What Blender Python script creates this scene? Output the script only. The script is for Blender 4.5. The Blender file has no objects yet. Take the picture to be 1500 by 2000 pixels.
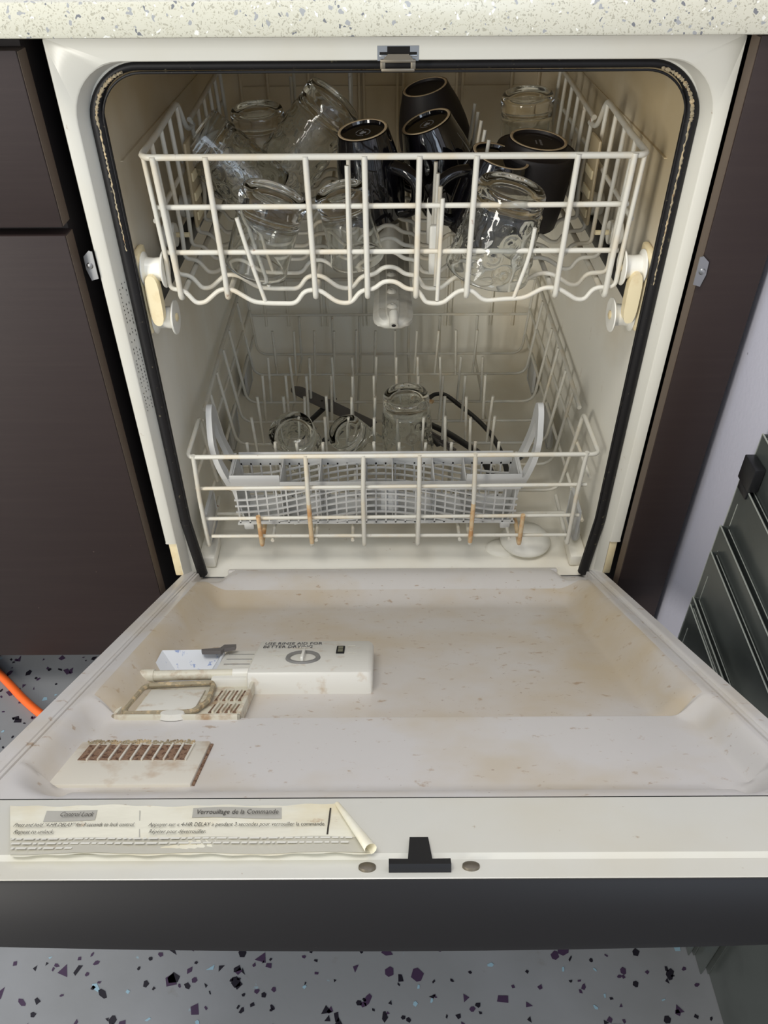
import bpy, bmesh, math, random
from mathutils import Vector, Matrix, Quaternion, noise
R = random.Random(7)
scene = bpy.context.scene
COL = scene.collection
PI = math.pi

def lin(r, g, b):
    f = lambda c: (c/255/12.92) if c/255 <= .04045 else ((c/255+.055)/1.055)**2.4
    return (f(r), f(g), f(b), 1)

# ------------------------------------------------------------------ camera, world, lights, exposure
cd = bpy.data.cameras.new('camera'); cam = bpy.data.objects.new('camera', cd); COL.objects.link(cam)
cd.sensor_fit = 'VERTICAL'; cd.sensor_height = 36; cd.sensor_width = 27
cd.lens = 1529.7/2000*36
pitch, yaw, roll = .6934, -.0012, -.006
F_ = Vector((math.sin(yaw)*math.cos(pitch), math.cos(yaw)*math.cos(pitch), -math.sin(pitch)))
R_ = Vector((math.cos(yaw), -math.sin(yaw), 0)); U_ = R_.cross(F_)
R2 = R_*math.cos(roll)+U_*math.sin(roll); U2 = -R_*math.sin(roll)+U_*math.cos(roll)
m = Matrix((R2, U2, -F_)).transposed().to_4x4(); m.translation = (-.0107, -.7684, .9771)
cam.matrix_world = m; cd.clip_start = .01
scene.camera = cam

w = bpy.data.worlds.new('world'); scene.world = w; w.use_nodes = True
bg = w.node_tree.nodes['Background']; bg.inputs[0].default_value = (.80, .88, 1, 1); bg.inputs[1].default_value = .58

def area(name, loc, target, sx, sy, power, col):
    l = bpy.data.lights.new(name, 'AREA'); l.shape = 'RECTANGLE'; l.size = sx; l.size_y = sy; l.energy = power; l.color = col
    o = bpy.data.objects.new(name, l); COL.objects.link(o); o.location = loc
    o.rotation_euler = (Vector(target)-Vector(loc)).to_track_quat('-Z', 'Y').to_euler()
    return o
area('patio_door_light', (-1.75, -2.35, 1.05), (.1, .2, .62), .5, 1.7, 60, (1, .96, .88))
area('window_light_right', (1.0, -2.7, 1.6), (0, 0, .6), .9, 1.1, 14, (.72, .84, 1))
area('ceiling_light', (-.35, -.85, 2.55), (-.1, -.3, .3), 1.1, .5, 25, (1, .97, .92))

vs = scene.view_settings
scene.display_settings.display_device = 'sRGB'
vs.view_transform = 'Standard'; vs.look = 'None'; vs.gamma = 1; vs.use_curve_mapping = False
vs.exposure = -.02
scene.cycles.max_bounces = 16; scene.cycles.transmission_bounces = 16; scene.cycles.glossy_bounces = 6
scene.cycles.diffuse_bounces = 8; scene.cycles.transparent_max_bounces = 16

# ------------------------------------------------------------------ materials
def nd(nt, typ, **kw):
    n = nt.nodes.new(typ)
    for k, v in kw.items(): setattr(n, k, v)
    return n
def ramp(nt, fac, stops):
    r = nd(nt, 'ShaderNodeValToRGB'); e = r.color_ramp.elements
    e[0].position, e[0].color = stops[0]; e[1].position, e[1].color = stops[1]
    for p, c in stops[2:]:
        x = e.new(p); x.color = c
    nt.links.new(fac, r.inputs[0]); return r.outputs[0]
W1, B1 = (1, 1, 1, 1), (0, 0, 0, 1)
def pm(name, col, rough=.5, metal=0, spec=.5, stains=(), bump=None, coat=0, trans=0, ior=1.45, alpha=1):
    """principled material; each stain = (colour, noise scale (x,y,z), low, high, strength)"""
    m = bpy.data.materials.new(name); m.use_nodes = True; nt = m.node_tree; p = nt.nodes['Principled BSDF']
    p.inputs['Base Color'].default_value = col; p.inputs['Roughness'].default_value = rough; p.inputs['Metallic'].default_value = metal
    p.inputs['Specular IOR Level'].default_value = spec; p.inputs['IOR'].default_value = ior
    p.inputs['Transmission Weight'].default_value = trans; p.inputs['Coat Weight'].default_value = coat; p.inputs['Coat Roughness'].default_value = .05
    m.diffuse_color = col
    if stains or bump: geo = nd(nt, 'ShaderNodeNewGeometry')
    cur = None
    for (sc, scale, lo, hi, k) in stains:
        mp = nd(nt, 'ShaderNodeMapping'); mp.inputs['Scale'].default_value = scale if isinstance(scale, tuple) else (scale,)*3
        nt.links.new(geo.outputs['Position'], mp.inputs[0])
        n = nd(nt, 'ShaderNodeTexNoise'); n.inputs['Scale'].default_value = 1; n.inputs['Detail'].default_value = 4; n.inputs['Roughness'].default_value = .6
        nt.links.new(mp.outputs[0], n.inputs['Vector'])
        f = ramp(nt, n.outputs[0], [(lo, B1), (hi, (k, k, k, 1))])
        mx = nd(nt, 'ShaderNodeMix', data_type='RGBA')
        nt.links.new(f, mx.inputs[0])
        if cur: nt.links.new(cur, mx.inputs[6])
        else: mx.inputs[6].default_value = col
        mx.inputs[7].default_value = sc; cur = mx.outputs[2]
    if cur: nt.links.new(cur, p.inputs['Base Color'])
    if bump:
        mp = nd(nt, 'ShaderNodeMapping'); mp.inputs['Scale'].default_value = bump[0] if isinstance(bump[0], tuple) else (bump[0],)*3
        nt.links.new(geo.outputs['Position'], mp.inputs[0])
        n = nd(nt, 'ShaderNodeTexNoise'); n.inputs['Scale'].default_value = 1; n.inputs['Detail'].default_value = 3
        nt.links.new(mp.outputs[0], n.inputs['Vector'])
        b = nd(nt, 'ShaderNodeBump'); b.inputs['Strength'].default_value = bump[1]; b.inputs['Distance'].default_value = .002
        nt.links.new(n.outputs[0], b.inputs['Height']); nt.links.new(b.outputs[0], p.inputs['Normal'])
    return m

RUST = lin(122, 70, 35); TAN = lin(190, 160, 115); DIRT = lin(120, 92, 62)
M = {}
M['enamel'] = pm('white_enamel', lin(211, 209, 198), .28, stains=[(lin(150, 125, 95), 90, .70, .74, .6), (lin(205, 196, 172), 6, .5, .8, .5)])
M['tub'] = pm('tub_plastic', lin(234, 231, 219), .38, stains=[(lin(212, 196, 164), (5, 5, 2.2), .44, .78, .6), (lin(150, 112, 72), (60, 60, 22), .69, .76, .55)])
M['liner'] = pm('door_liner_plastic', lin(211, 207, 202), .33, stains=[(lin(198, 182, 152), 7, .47, .75, .7), (lin(160, 128, 92), (75, 110, 110), .64, .72, .6), (lin(120, 80, 50), 210, .70, .74, .55)])
def tan_edges(m, col):
    # tan scale deposit along both side edges of the door well
    nt = m.node_tree; p = nt.nodes['Principled BSDF']; src = p.inputs['Base Color'].links[0].from_socket
    geo = nd(nt, 'ShaderNodeNewGeometry'); sp = nd(nt, 'ShaderNodeSeparateXYZ'); nt.links.new(geo.outputs['Position'], sp.inputs[0])
    ab = nd(nt, 'ShaderNodeMath', operation='ABSOLUTE'); nt.links.new(sp.outputs[0], ab.inputs[0])
    n = nd(nt, 'ShaderNodeTexNoise'); n.inputs['Scale'].default_value = 11; n.inputs['Detail'].default_value = 5; nt.links.new(geo.outputs['Position'], n.inputs['Vector'])
    a = nd(nt, 'ShaderNodeMath', operation='MULTIPLY_ADD'); a.inputs[1].default_value = .22; nt.links.new(n.outputs[0], a.inputs[0]); nt.links.new(ab.outputs[0], a.inputs[2])
    f = ramp(nt, a.outputs[0], [(.285, B1), (.350, (.55, .55, .55, 1)), (.395, B1)])
    mx = nd(nt, 'ShaderNodeMix', data_type='RGBA'); nt.links.new(f, mx.inputs[0]); nt.links.new(src, mx.inputs[6]); mx.inputs[7].default_value = col
    nt.links.new(mx.outputs[2], p.inputs['Base Color'])
M['liner2'] = pm('stained_liner_plastic', lin(206, 200, 192), .33, stains=[(lin(196, 180, 154), 7, .40, .70, .8), (lin(160, 128, 92), (75, 110, 110), .62, .71, .65), (lin(120, 80, 50), 210, .69, .73, .6)])
tan_edges(M['liner2'], lin(196, 176, 140))
M['dispenser'] = pm('dispenser_plastic', lin(226, 223, 212), .35, stains=[(lin(180, 150, 108), 55, .58, .75, .6)])
M['lid'] = pm('dispenser_lid_plastic', lin(214, 208, 188), .42, stains=[(lin(160, 120, 75), 70, .50, .72, .75)])
M['crust'] = pm('stained_rubber', lin(160, 148, 122), .7, stains=[(lin(200, 178, 140), 160, .5, .6, .9), (lin(120, 84, 50), 120, .58, .68, .8)])
M['vent'] = pm('vent_plastic', lin(215, 209, 194), .45, stains=[(lin(170, 135, 95), 40, .5, .75, .7)])
M['grime'] = pm('brown_grime', lin(136, 108, 86), .8, stains=[(lin(80, 52, 38), 300, .5, .6, .9), (lin(178, 160, 140), 420, .6, .7, .7)])
M['wire'] = pm('vinyl_wire', lin(205, 202, 190), .36, stains=[(lin(206, 188, 154), 22, .48, .75, .7), (RUST, 70, .69, .75, .85)])
M['tine'] = pm('vinyl_tine', lin(210, 206, 192), .4, stains=[(lin(170, 150, 118), 30, .5, .75, .6)])
M['rusty'] = pm('rusted_vinyl_wire', lin(208, 184, 146), .5, stains=[(lin(190, 138, 86), 60, .42, .62, .85), (RUST, 140, .64, .74, .7)])
M['plastic'] = pm('basket_grey_plastic', lin(186, 186, 183), .42)
M['ivory'] = pm('ivory_plastic', lin(228, 214, 176), .4, stains=[(lin(205, 176, 125), 40, .5, .75, .6)])
M['white'] = pm('white_plastic', lin(228, 226, 216), .32)
M['beige'] = pm('beige_plastic', lin(182, 166, 134), .5)
M['arm'] = pm('spray_arm_plastic', lin(176, 174, 164), .45, stains=[(lin(150, 142, 126), 24, .45, .7, .8), (lin(110, 90, 66), 120, .66, .72, .7)])
M['rubber'] = pm('black_rubber', lin(23, 22, 23), .5, spec=.35, stains=[(lin(120, 112, 90), 130, .66, .72, .6)])
M['black'] = pm('black_plastic', lin(30, 30, 32), .35)
M['hole'] = pm('dark_hole', lin(20, 18, 16), .9)
M['console'] = pm('console_black', lin(24, 22, 22), .45, spec=.35, stains=[(lin(90, 86, 80), 160, .74, .77, .6)])
M['steel'] = pm('galvanised_steel', lin(175, 176, 176), .32, metal=1)
M['steeld'] = pm('dull_steel', lin(128, 120, 106), .45, metal=.8)
M['cabinet'] = pm('dark_brown_laminate', lin(45, 35, 33), .5, spec=.4, stains=[(lin(51, 41, 38), (6, 6, 160), .45, .7, .5), (lin(150, 130, 118), 110, .76, .78, .7)], bump=((10, 10, 900), .03))
M['cabedge'] = pm('brown_edge_band', lin(92, 78, 66), .5)
M['carcass'] = pm('dark_carcass', lin(30, 24, 24), .7)
M['wall'] = pm('lilac_grey_paint', lin(204, 204, 217), .38, bump=(160, .12), stains=[(lin(110, 108, 116), 60, .73, .76, .6)])
M['sheet'] = pm('grey_coated_metal', lin(98, 103, 100), .30, metal=.5, stains=[(lin(70, 74, 72), 8, .45, .7, .6)])
M['sheetedge'] = pm('bare_metal_edge', lin(190, 194, 186), .4, metal=.6)
M['orange'] = pm('orange_cord_jacket', lin(250, 110, 48), .35)
M['matteblack'] = pm('matte_black_glaze', lin(34, 29, 29), .55)
M['gloss'] = pm('gloss_black_glaze', lin(14, 13, 17), .06, coat=.6)
M['clay'] = pm('unglazed_clay', lin(200, 180, 148), .8, stains=[(lin(160, 128, 92), 120, .5, .7, .6)])
M['mark'] = pm('grey_stamp_ink', lin(150, 150, 154), .6)
M['grey'] = pm('grey_nylon', lin(100, 95, 92), .5)
M['glass'] = pm('clear_glass', (.97, .985, .975, 1), 0, trans=1, ior=1.5)
M['paper'] = pm('yellowed_label_paper', lin(238, 234, 214), .16, stains=[(lin(222, 205, 160), 18, .48, .75, .7), (lin(176, 130, 80), 60, .66, .74, .6)], bump=((30, 60, 60), .35))
M['labgrey'] = pm('label_grey_print', lin(186, 183, 172), .25)
M['labband'] = pm('label_band_print', lin(200, 196, 180), .25, stains=[(lin(160, 134, 96), 30, .60, .72, .5)])
M['labtext'] = pm('label_text_ink', lin(70, 66, 60), .3)
M['labwhite'] = pm('label_white_ink', lin(228, 225, 212), .3)
M['navy'] = pm('dark_ink', lin(48, 50, 62), .5)
M['capgrey'] = pm('grey_cap_plastic', lin(126, 124, 120), .4)
M['capdark'] = pm('cap_recess_plastic', lin(92, 90, 86), .5)
M['bluepowder'] = pm('dried_detergent', lin(214, 216, 218), .8, stains=[(lin(110, 134, 186), 110, .60, .66, .8)])
M['chipdark'] = pm('black_flake', lin(28, 24, 34), .5)
M['chippurple'] = pm('purple_flake', lin(66, 48, 72), .5)
M['chipblue'] = pm('pale_blue_flake', lin(146, 176, 190), .5)
M['floor'] = pm('grey_epoxy', lin(136, 137, 138), .32, stains=[(lin(149, 150, 153), 3, .45, .6, .7), (lin(120, 116, 108), 26, .66, .74, .4), (lin(150, 182, 196), 34, .70, .74, .6)], bump=(120, .05))

def upper_stain_shade(m, col):
    # yellow-brown discolouration of the upper half of the tub, uneven along its lower edge; tint deepened to paint in the shade up there
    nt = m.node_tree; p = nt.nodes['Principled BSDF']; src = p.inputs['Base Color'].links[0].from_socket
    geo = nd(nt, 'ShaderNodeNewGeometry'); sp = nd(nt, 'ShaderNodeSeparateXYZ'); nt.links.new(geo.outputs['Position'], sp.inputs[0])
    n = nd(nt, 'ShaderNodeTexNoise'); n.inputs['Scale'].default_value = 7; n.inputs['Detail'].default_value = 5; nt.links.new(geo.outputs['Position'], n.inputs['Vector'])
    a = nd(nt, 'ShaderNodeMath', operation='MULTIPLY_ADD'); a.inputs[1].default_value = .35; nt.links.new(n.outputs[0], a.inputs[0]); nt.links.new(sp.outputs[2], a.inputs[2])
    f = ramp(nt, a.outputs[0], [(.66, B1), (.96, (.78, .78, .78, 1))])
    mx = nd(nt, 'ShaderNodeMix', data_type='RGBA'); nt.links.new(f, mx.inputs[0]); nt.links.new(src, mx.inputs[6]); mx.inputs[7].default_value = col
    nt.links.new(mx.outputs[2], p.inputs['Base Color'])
upper_stain_shade(M['tub'], lin(180, 156, 106))
def quartz():
    m = bpy.data.materials.new('quartz_counter'); m.use_nodes = True; nt = m.node_tree; p = nt.nodes['Principled BSDF']
    p.inputs['Roughness'].default_value = .25
    geo = nd(nt, 'ShaderNodeNewGeometry')
    nz = nd(nt, 'ShaderNodeTexNoise'); nz.inputs['Scale'].default_value = 130; nz.inputs['Detail'].default_value = 2
    nt.links.new(geo.outputs['Position'], nz.inputs['Vector'])
    ad = nd(nt, 'ShaderNodeMix', data_type='VECTOR'); ad.inputs[0].default_value = .012
    nt.links.new(geo.outputs['Position'], ad.inputs[4]); nt.links.new(nz.outputs['Color'], ad.inputs[5])
    cur = None; base = lin(203, 201, 184)
    for scale, thr, rad, c, k in ((420, .70, .40, lin(166, 163, 146), .9), (760, .66, .42, lin(176, 172, 152), .8), (190, .88, .36, lin(160, 162, 162), 1), (240, .93, .36, lin(118, 120, 124), 1), (300, .95, .4, lin(240, 240, 234), .8)):
        v = nd(nt, 'ShaderNodeTexVoronoi'); v.inputs['Scale'].default_value = scale
        nt.links.new(ad.outputs[1], v.inputs['Vector'])
        sp = nd(nt, 'ShaderNodeSeparateColor'); nt.links.new(v.outputs['Color'], sp.inputs[0])
        a = nd(nt, 'ShaderNodeMath', operation='GREATER_THAN'); a.inputs[1].default_value = thr; nt.links.new(sp.outputs[0], a.inputs[0])
        b = nd(nt, 'ShaderNodeMath', operation='LESS_THAN'); b.inputs[1].default_value = rad; nt.links.new(v.outputs['Distance'], b.inputs[0])
        c_ = nd(nt, 'ShaderNodeMath', operation='MULTIPLY'); nt.links.new(a.outputs[0], c_.inputs[0]); nt.links.new(b.outputs[0], c_.inputs[1])
        d = nd(nt, 'ShaderNodeMath', operation='MULTIPLY'); d.inputs[1].default_value = k; nt.links.new(c_.outputs[0], d.inputs[0])
        mx = nd(nt, 'ShaderNodeMix', data_type='RGBA'); nt.links.new(d.outputs[0], mx.inputs[0])
        if cur: nt.links.new(cur, mx.inputs[6])
        else: mx.inputs[6].default_value = base
        mx.inputs[7].default_value = c; cur = mx.outputs[2]
    nt.links.new(cur, p.inputs['Base Color'])
    return m
M['quartz'] = quartz()

# ------------------------------------------------------------------ mesh helpers
class B:
    def __init__(s): s.v = []; s.f = []
    def add(s, vs, fs):
        n = len(s.v); s.v += [tuple(v) for v in vs]; s.f += [tuple(i+n for i in f) for f in fs]; return s
    def box(s, x0, x1, y0, y1, z0, z1, bev=0, T=None):
        if bev:
            bm = bmesh.new(); bmesh.ops.create_cube(bm, size=1)
            for v in bm.verts: v.co = ((x0+x1)/2+v.co.x*(x1-x0), (y0+y1)/2+v.co.y*(y1-y0), (z0+z1)/2+v.co.z*(z1-z0))
            bmesh.ops.bevel(bm, geom=list(bm.edges), offset=bev, segments=2, profile=.5, affect='EDGES')
            bm.verts.index_update(); vs = [v.co.copy() for v in bm.verts]; fs = [[v.index for v in f.verts] for f in bm.faces]; bm.free()
        else:
            vs = [Vector((x, y, z)) for x in (x0, x1) for y in (y0, y1) for z in (z0, z1)]
            fs = [(0, 1, 3, 2), (4, 6, 7, 5), (0, 4, 5, 1), (2, 3, 7, 6), (0, 2, 6, 4), (1, 5, 7, 3)]
        if T: vs = [T(v) for v in vs]
        return s.add(vs, fs)
    def tube(s, pts, r, n=8, closed=False, T=None):
        P = [Vector(p) for p in pts]; N = len(P); rs = r if isinstance(r, (list, tuple)) else [r]*N
        tang = []
        for i in range(N):
            a = P[(i-1) % N] if (closed or i > 0) else P[i]; b = P[(i+1) % N] if (closed or i < N-1) else P[i]
            tang.append((b-a).normalized())
        t = tang[0]; nrm = t.orthogonal().normalized(); vs = []
        for i in range(N):
            if i: nrm = (tang[i-1].rotation_difference(tang[i]) @ nrm).normalized()
            bn = tang[i].cross(nrm)
            for k in range(n):
                a = 2*PI*k/n; vs.append(P[i]+(nrm*math.cos(a)+bn*math.sin(a))*rs[i])
        fs = []
        for i in range(N if closed else N-1):
            j = (i+1) % N
            for k in range(n): fs.append((i*n+k, i*n+(k+1) % n, j*n+(k+1) % n, j*n+k))
        if not closed: fs += [tuple(range(n))[::-1], tuple((N-1)*n+k for k in range(n))]
        if T: vs = [T(v) for v in vs]
        return s.add(vs, fs)
    def lathe(s, prof, n=32, T=None, disp=None, closed=False):
        vs = []; fs = []; K = len(prof)
        for i, (r, z) in enumerate(prof):
            for k in range(n):
                a = 2*PI*k/n; rr = max(r, 1e-5)+(disp(i, a) if disp else 0); vs.append(Vector((rr*math.cos(a), rr*math.sin(a), z)))
        for i in range(K if closed else K-1):
            j = (i+1) % K
            for k in range(n): fs.append((i*n+k, i*n+(k+1) % n, j*n+(k+1) % n, j*n+k))
        if T: vs = [T(v) for v in vs]
        return s.add(vs, fs)
    def prism(s, poly, d0, d1, T=None):
        """poly of (a,b); third coordinate from d0 to d1"""
        n = len(poly); vs = [Vector((a, b, d)) for d in (d0, d1) for a, b in poly]
        fs = [tuple(range(n))[::-1], tuple(range(n, 2*n))]+[(k, (k+1) % n, n+(k+1) % n, n+k) for k in range(n)]
        if T: vs = [T(v) for v in vs]
        return s.add(vs, fs)
    def strips(s, loops, closed=False):
        n = len(loops[0]); vs = [p for l in loops for p in l]; fs = []
        for i in range(len(loops)-1):
            for k in range(n if closed else n-1):
                fs.append((i*n+k, i*n+(k+1) % n, (i+1)*n+(k+1) % n, (i+1)*n+k))
        return s.add(vs, fs)

def fillet(pts, r, seg=4):
    P = [Vector(p) for p in pts]; out = [P[0]]
    for i in range(1, len(P)-1):
        a, b, c = P[i-1], P[i], P[i+1]; u = (a-b); v = (c-b); rr = min(r, u.length*.48, v.length*.48)
        u.normalize(); v.normalize(); p0 = b+u*rr; p1 = b+v*rr
        for k in range(seg+1):
            t = k/seg; out.append((p0*(1-t)+b*t)*(1-t)+(b*(1-t)+p1*t)*t)
    out.append(P[-1]); return out

POS = {}
def fin(o, smooth=None, mat=None):
    me = o.data
    if smooth is not None:
        me.shade_smooth()
        if smooth < 179: me.set_sharp_from_angle(angle=math.radians(smooth))
def obj(name, b, mat, parent=None, smooth=40, local=False):
    """one mesh object; b holds world coordinates unless local; its origin goes to the middle of its box"""
    me = bpy.data.meshes.new(name)
    c = Vector((0, 0, 0))
    if not local:
        lo = [min(v[i] for v in b.v) for i in range(3)]; hi = [max(v[i] for v in b.v) for i in range(3)]
        c = Vector([(lo[i]+hi[i])/2 for i in range(3)])
        if parent is None: c.z = lo[2]
    me.from_pydata([tuple(Vector(v)-c) for v in b.v], [], b.f); me.update()
    bm = bmesh.new(); bm.from_mesh(me); bmesh.ops.recalc_face_normals(bm, faces=bm.faces); bm.to_mesh(me); bm.free()
    o = bpy.data.objects.new(name, me); COL.objects.link(o); o.location = c
    me.materials.append(M[mat] if isinstance(mat, str) else mat); fin(o, smooth)
    if parent is not None:
        o.parent = parent
        if not local: o.matrix_parent_inverse = Matrix.Translation(-POS[parent.name])
    POS[o.name] = c
    return o
def dup(o, d, mat=None):
    c = o.copy(); COL.objects.link(c); c.location = o.location+Vector(d); POS[c.name] = POS[o.name]+Vector(d)
    return c
def tag(o, label=None, cat=None, group=None, kind=None):
    for k, v in (('label', label), ('category', cat), ('group', group), ('kind', kind)):
        if v: o[k] = v
    return o
def thing(name, label, cat, loc, group=None):
    o = bpy.data.objects.new(name, None); COL.objects.link(o); o.location = loc; o.empty_display_size = .03
    POS[o.name] = Vector(loc); return tag(o, label, cat, group)

# ------------------------------------------------------------------ setting
b = B().box(-2.6, 2.0, -3.2, .75, -.05, 0)
floor = tag(obj('floor', b, 'floor', smooth=None), kind='structure')
for nm, mt, cnt, rng in (('paint_flake', 'chipdark', 3000, (.0024, .0072)), ('paint_flake', 'chippurple', 2600, (.0026, .0082)), ('paint_flake', 'chipblue', 650, (.0025, .0065))):
    b = B()
    for i in range(cnt):
        x = R.uniform(-1.3, .62); y = R.uniform(-1.2, .12); r = rng[0]+(rng[1]-rng[0])*R.random()**2.6; n = R.choice((3, 4, 4, 5, 6)); a0 = R.uniform(0, 6.28); e = R.uniform(.45, 1)
        th = R.uniform(0, PI); pts = []
        for k in range(n):
            a = a0+2*PI*(k+R.uniform(-.25, .25))/n; u = math.cos(a)*r; v = math.sin(a)*r*e
            pts.append((x+u*math.cos(th)-v*math.sin(th), y+u*math.sin(th)+v*math.cos(th)))
        b.add([Vector((p[0], p[1], .0003)) for p in pts], [tuple(range(n))])
    tag(obj(nm, b, mt, floor, smooth=None), kind='stuff')
b = B().box(.376, .50, -.62, .75, 0, 2.5)
tag(obj('wall_right', b, 'wall', smooth=None), kind='structure')
b = B().box(-2.6, .376, .66, .76, 0, 2.5)
tag(obj('wall_back', b, 'wall', smooth=None), kind='structure')

# countertop
b = B().box(-1.6, .374, -.03, .655, .8665, .8925, .0025)
tag(obj('countertop', b, 'quartz'), 'cream quartz worktop with grey chips running over the dishwasher', 'countertop')

# left base cabinet: carcass, drawer front, door, toe kick
cab = thing('base_cabinet', 'dark brown base cabinet with drawer and door, left of the dishwasher', 'cabinet', (-.55, .3, 0))
b = B().box(-.79, -.319, .0, .62, .088, .862); obj('carcass', b, 'carcass', cab, None)
b = B().box(-.79, -.319, .055, .075, 0, .0875); obj('toe_kick', b, 'carcass', cab, None)
for nm, z0, z1 in (('drawer', .7105, .8575), ('door', .0885, .7025)):
    b = B().box(-.787, -.3155, -.022, -.001, z0, z1, .0009); o = obj(nm, b, 'cabinet', cab)
    e = B().box(-.3154, -.3149, -.0205, -.0015, z0+.001, z1-.001); obj('edge_band', e, 'cabedge', o, None)
# right filler panel
fp = thing('filler_panel', 'narrow dark brown upright panel between dishwasher and lilac wall', 'panel', (.335, 0, 0))
b = B().box(.3015, .3635, -.024, -.003, .0, .8655, .0009); obj('face_board', b, 'cabinet', fp)
b = B().box(.3012, .3016, -.022, -.004, .001, .864); obj('edge_band', b, 'cabedge', fp, None)
b = B().box(.318, .3625, -.0028, .6, 0, .862); obj('side_board', b, 'carcass', fp, None)

# orange cord
pts = [(-1.05, .30, .0066), (-.80, .17, .0066), (-.6137, .0114, .0066), (-.5559, -.0394, .0066), (-.5119, -.072, .0066), (-.42, -.13, .0066), (-.30, -.17, .0066), (-.12, -.18, .0066), (.1, -.12, .0066)]
def smooth_path(pts, n=8):
    P = [Vector(p) for p in pts]; out = []
    for i in range(len(P)-1):
        a = P[max(i-1, 0)]; b_, c = P[i], P[i+1]; d = P[min(i+2, len(P)-1)]
        for k in range(n):
            t = k/n; out.append(.5*((2*b_)+(c-a)*t+(2*a-5*b_+4*c-d)*t*t+(3*b_-a-3*c+d)*t**3))
    out.append(P[-1]); return out
tag(obj('extension_cord', B().tube(smooth_path(pts), .0062, 12), 'orange'), 'orange power cord lying on the speckled floor left of the open door', 'cord')

# stacked metal panels leaning on the right wall
SH = [(.3665, .538, -.1215, -.80, .005), (.3570, .488, -.127, -.80, .0075), (.3470, .433, -.139, -.42, .0085), (.3390, .408, -.152, -.40, .0060), (.3310, .350, -.163, -.34, .0065), (.3260, .347, -.1715, -.33, .0035)]
SL = ['tallest grey metal panel, standing flat against the lilac wall', 'second tallest grey metal panel at the lilac wall, under the black clip', 'middle grey metal panel of the row, third from the lilac wall',
      'grey metal panel fourth from the lilac wall, with wide folded top', 'low grey metal panel just behind the lowest one', 'lowest grey metal panel, nearest the open dishwasher door']
for (x, z, yf, yn, dp), lb in zip(SH, SL):
    t = thing('metal_panel', lb, 'panel', (x, (yf+yn)/2, 0), 'metal panels leaning at the right wall')
    ph = math.radians(5); piv = Vector((x, yf, z))
    def T(v, yf=yf, z=z): # tilt the top edge slightly down towards the near end
        k = max(0, min(1, v.z/z)); return Vector((v.x, v.y, v.z+(v.y-yf)*.085*k))
    obj('panel_face', B().box(x-.0012, x, yn, yf, .001, z, T=T), 'sheet', t, None)
    obj('back_fold', B().box(x+dp-.0012, x+dp, yn, yf-.002, .001, z-.004, T=T), 'sheet', t, None)
    obj('end_flange', B().box(x, x+dp, yf-.0012, yf, .001, z-.0005, T=T), 'sheet', t, None)
    obj('rolled_edge', B().tube([T(Vector((x+dp-.0006, yn, z-.004))), T(Vector((x+dp-.0006, yf-.002, z-.004)))], .0006, 6), 'sheetedge', t)
    obj('rolled_edge', B().tube([T(Vector((x-.0012, yn, z))), T(Vector((x-.0012, yf, z))), T(Vector((x-.0012, yf, z-.04))), Vector((x-.0012, yf, .002))], .0008, 6), 'sheetedge', t)
    obj('fold_line', B().tube([T(Vector((x-.0014, yf-.012, z-.025))), Vector((x-.0014, yf-.012, .002))], .0005, 6), 'sheetedge', t)
t = thing('corner_clip', 'black plastic corner clip on the tall grey metal panels', 'clip', (.362, -.135, .495))
obj('clip_body', B().box(.3535, .3640, -.152, -.124, .487, .515, .001), 'black', t)
obj('clip_tab', B().box(.3535, .3560, -.1515, -.130, .478, .4875, .0008), 'black', t)

# ------------------------------------------------------------------ dishwasher
dw = thing('dishwasher', 'open white dishwasher with stained interior and lowered door', 'dishwasher', (0, .3, 0))
def uloop(hx, zt, zb, r, y, n=10):
    """upside-down U seen from the front, from bottom left over the top to bottom right"""
    p = [Vector((-hx, y, zb+(zt-r-zb)*i/6)) for i in range(7)]
    for k in range(1, n+1):
        a = PI-PI/2*k/n; p.append(Vector((-hx+r+r*math.cos(a), y, zt-r+r*math.sin(a))))
    for i in range(1, 6): p.append(Vector(((-hx+r)+(2*(hx-r))*i/6, y, zt)))
    for k in range(n+1):
        a = PI/2-PI/2*k/n; p.append(Vector((hx-r+r*math.cos(a), y, zt-r+r*math.sin(a))))
    for i in range(5, -1, -1): p.append(Vector((hx, y, zb+(zt-r-zb)*i/6)))
    return p
# front frame
b = B().strips([uloop(.300, .8635, .285, .003, .05), uloop(.300, .8635, .285, .003, .0015), uloop(.2990, .8625, .285, .003, 0), uloop(.2875, .8455, .285, .050, 0), uloop(.2862, .8447, .285, .050, .0015)])
b.strips([uloop(.2862, .8447, .215, .050, .0015), uloop(.2790, .8425, .215, .048, .018), uloop(.2700, .8380, .215, .048, .0205)])
b.strips([uloop(.2885, .8460, .215, .050, .004), uloop(.2862, .8447, .215, .050, .0015)])
for s in (-1, 1):
    b.box(min(s*.288, s*.300), max(s*.288, s*.300), .0004, .04, .2852, .287)
frame = obj('front_frame', b, 'enamel', dw, 50)
for s in (-1, 1):
    x0, x1 = sorted((s*.2865, s*.2975))
    obj('frame_tab', B().box(x0, x1, .002, .012, .225, .29, .002), 'ivory', frame)
# printed data strip on the left reveal of the frame
b = B()
for i in range(34):
    z = .64-.0046*i
    for q in range(3):
        if R.random() < .75:
            l = R.uniform(.0012, .0026); yy = .0045+q*.0042
            f = (yy-.0015)/.0165; xx = -.2862+.0072*f+.0003
            b.add([(xx, yy, z), (xx, yy, z+l), (xx+.0004, yy+.0009, z+l), (xx+.0004, yy+.0009, z)], [(0, 1, 2, 3)])
tag(obj('data_print', b, 'labtext', frame, None), kind='stuff')
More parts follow.
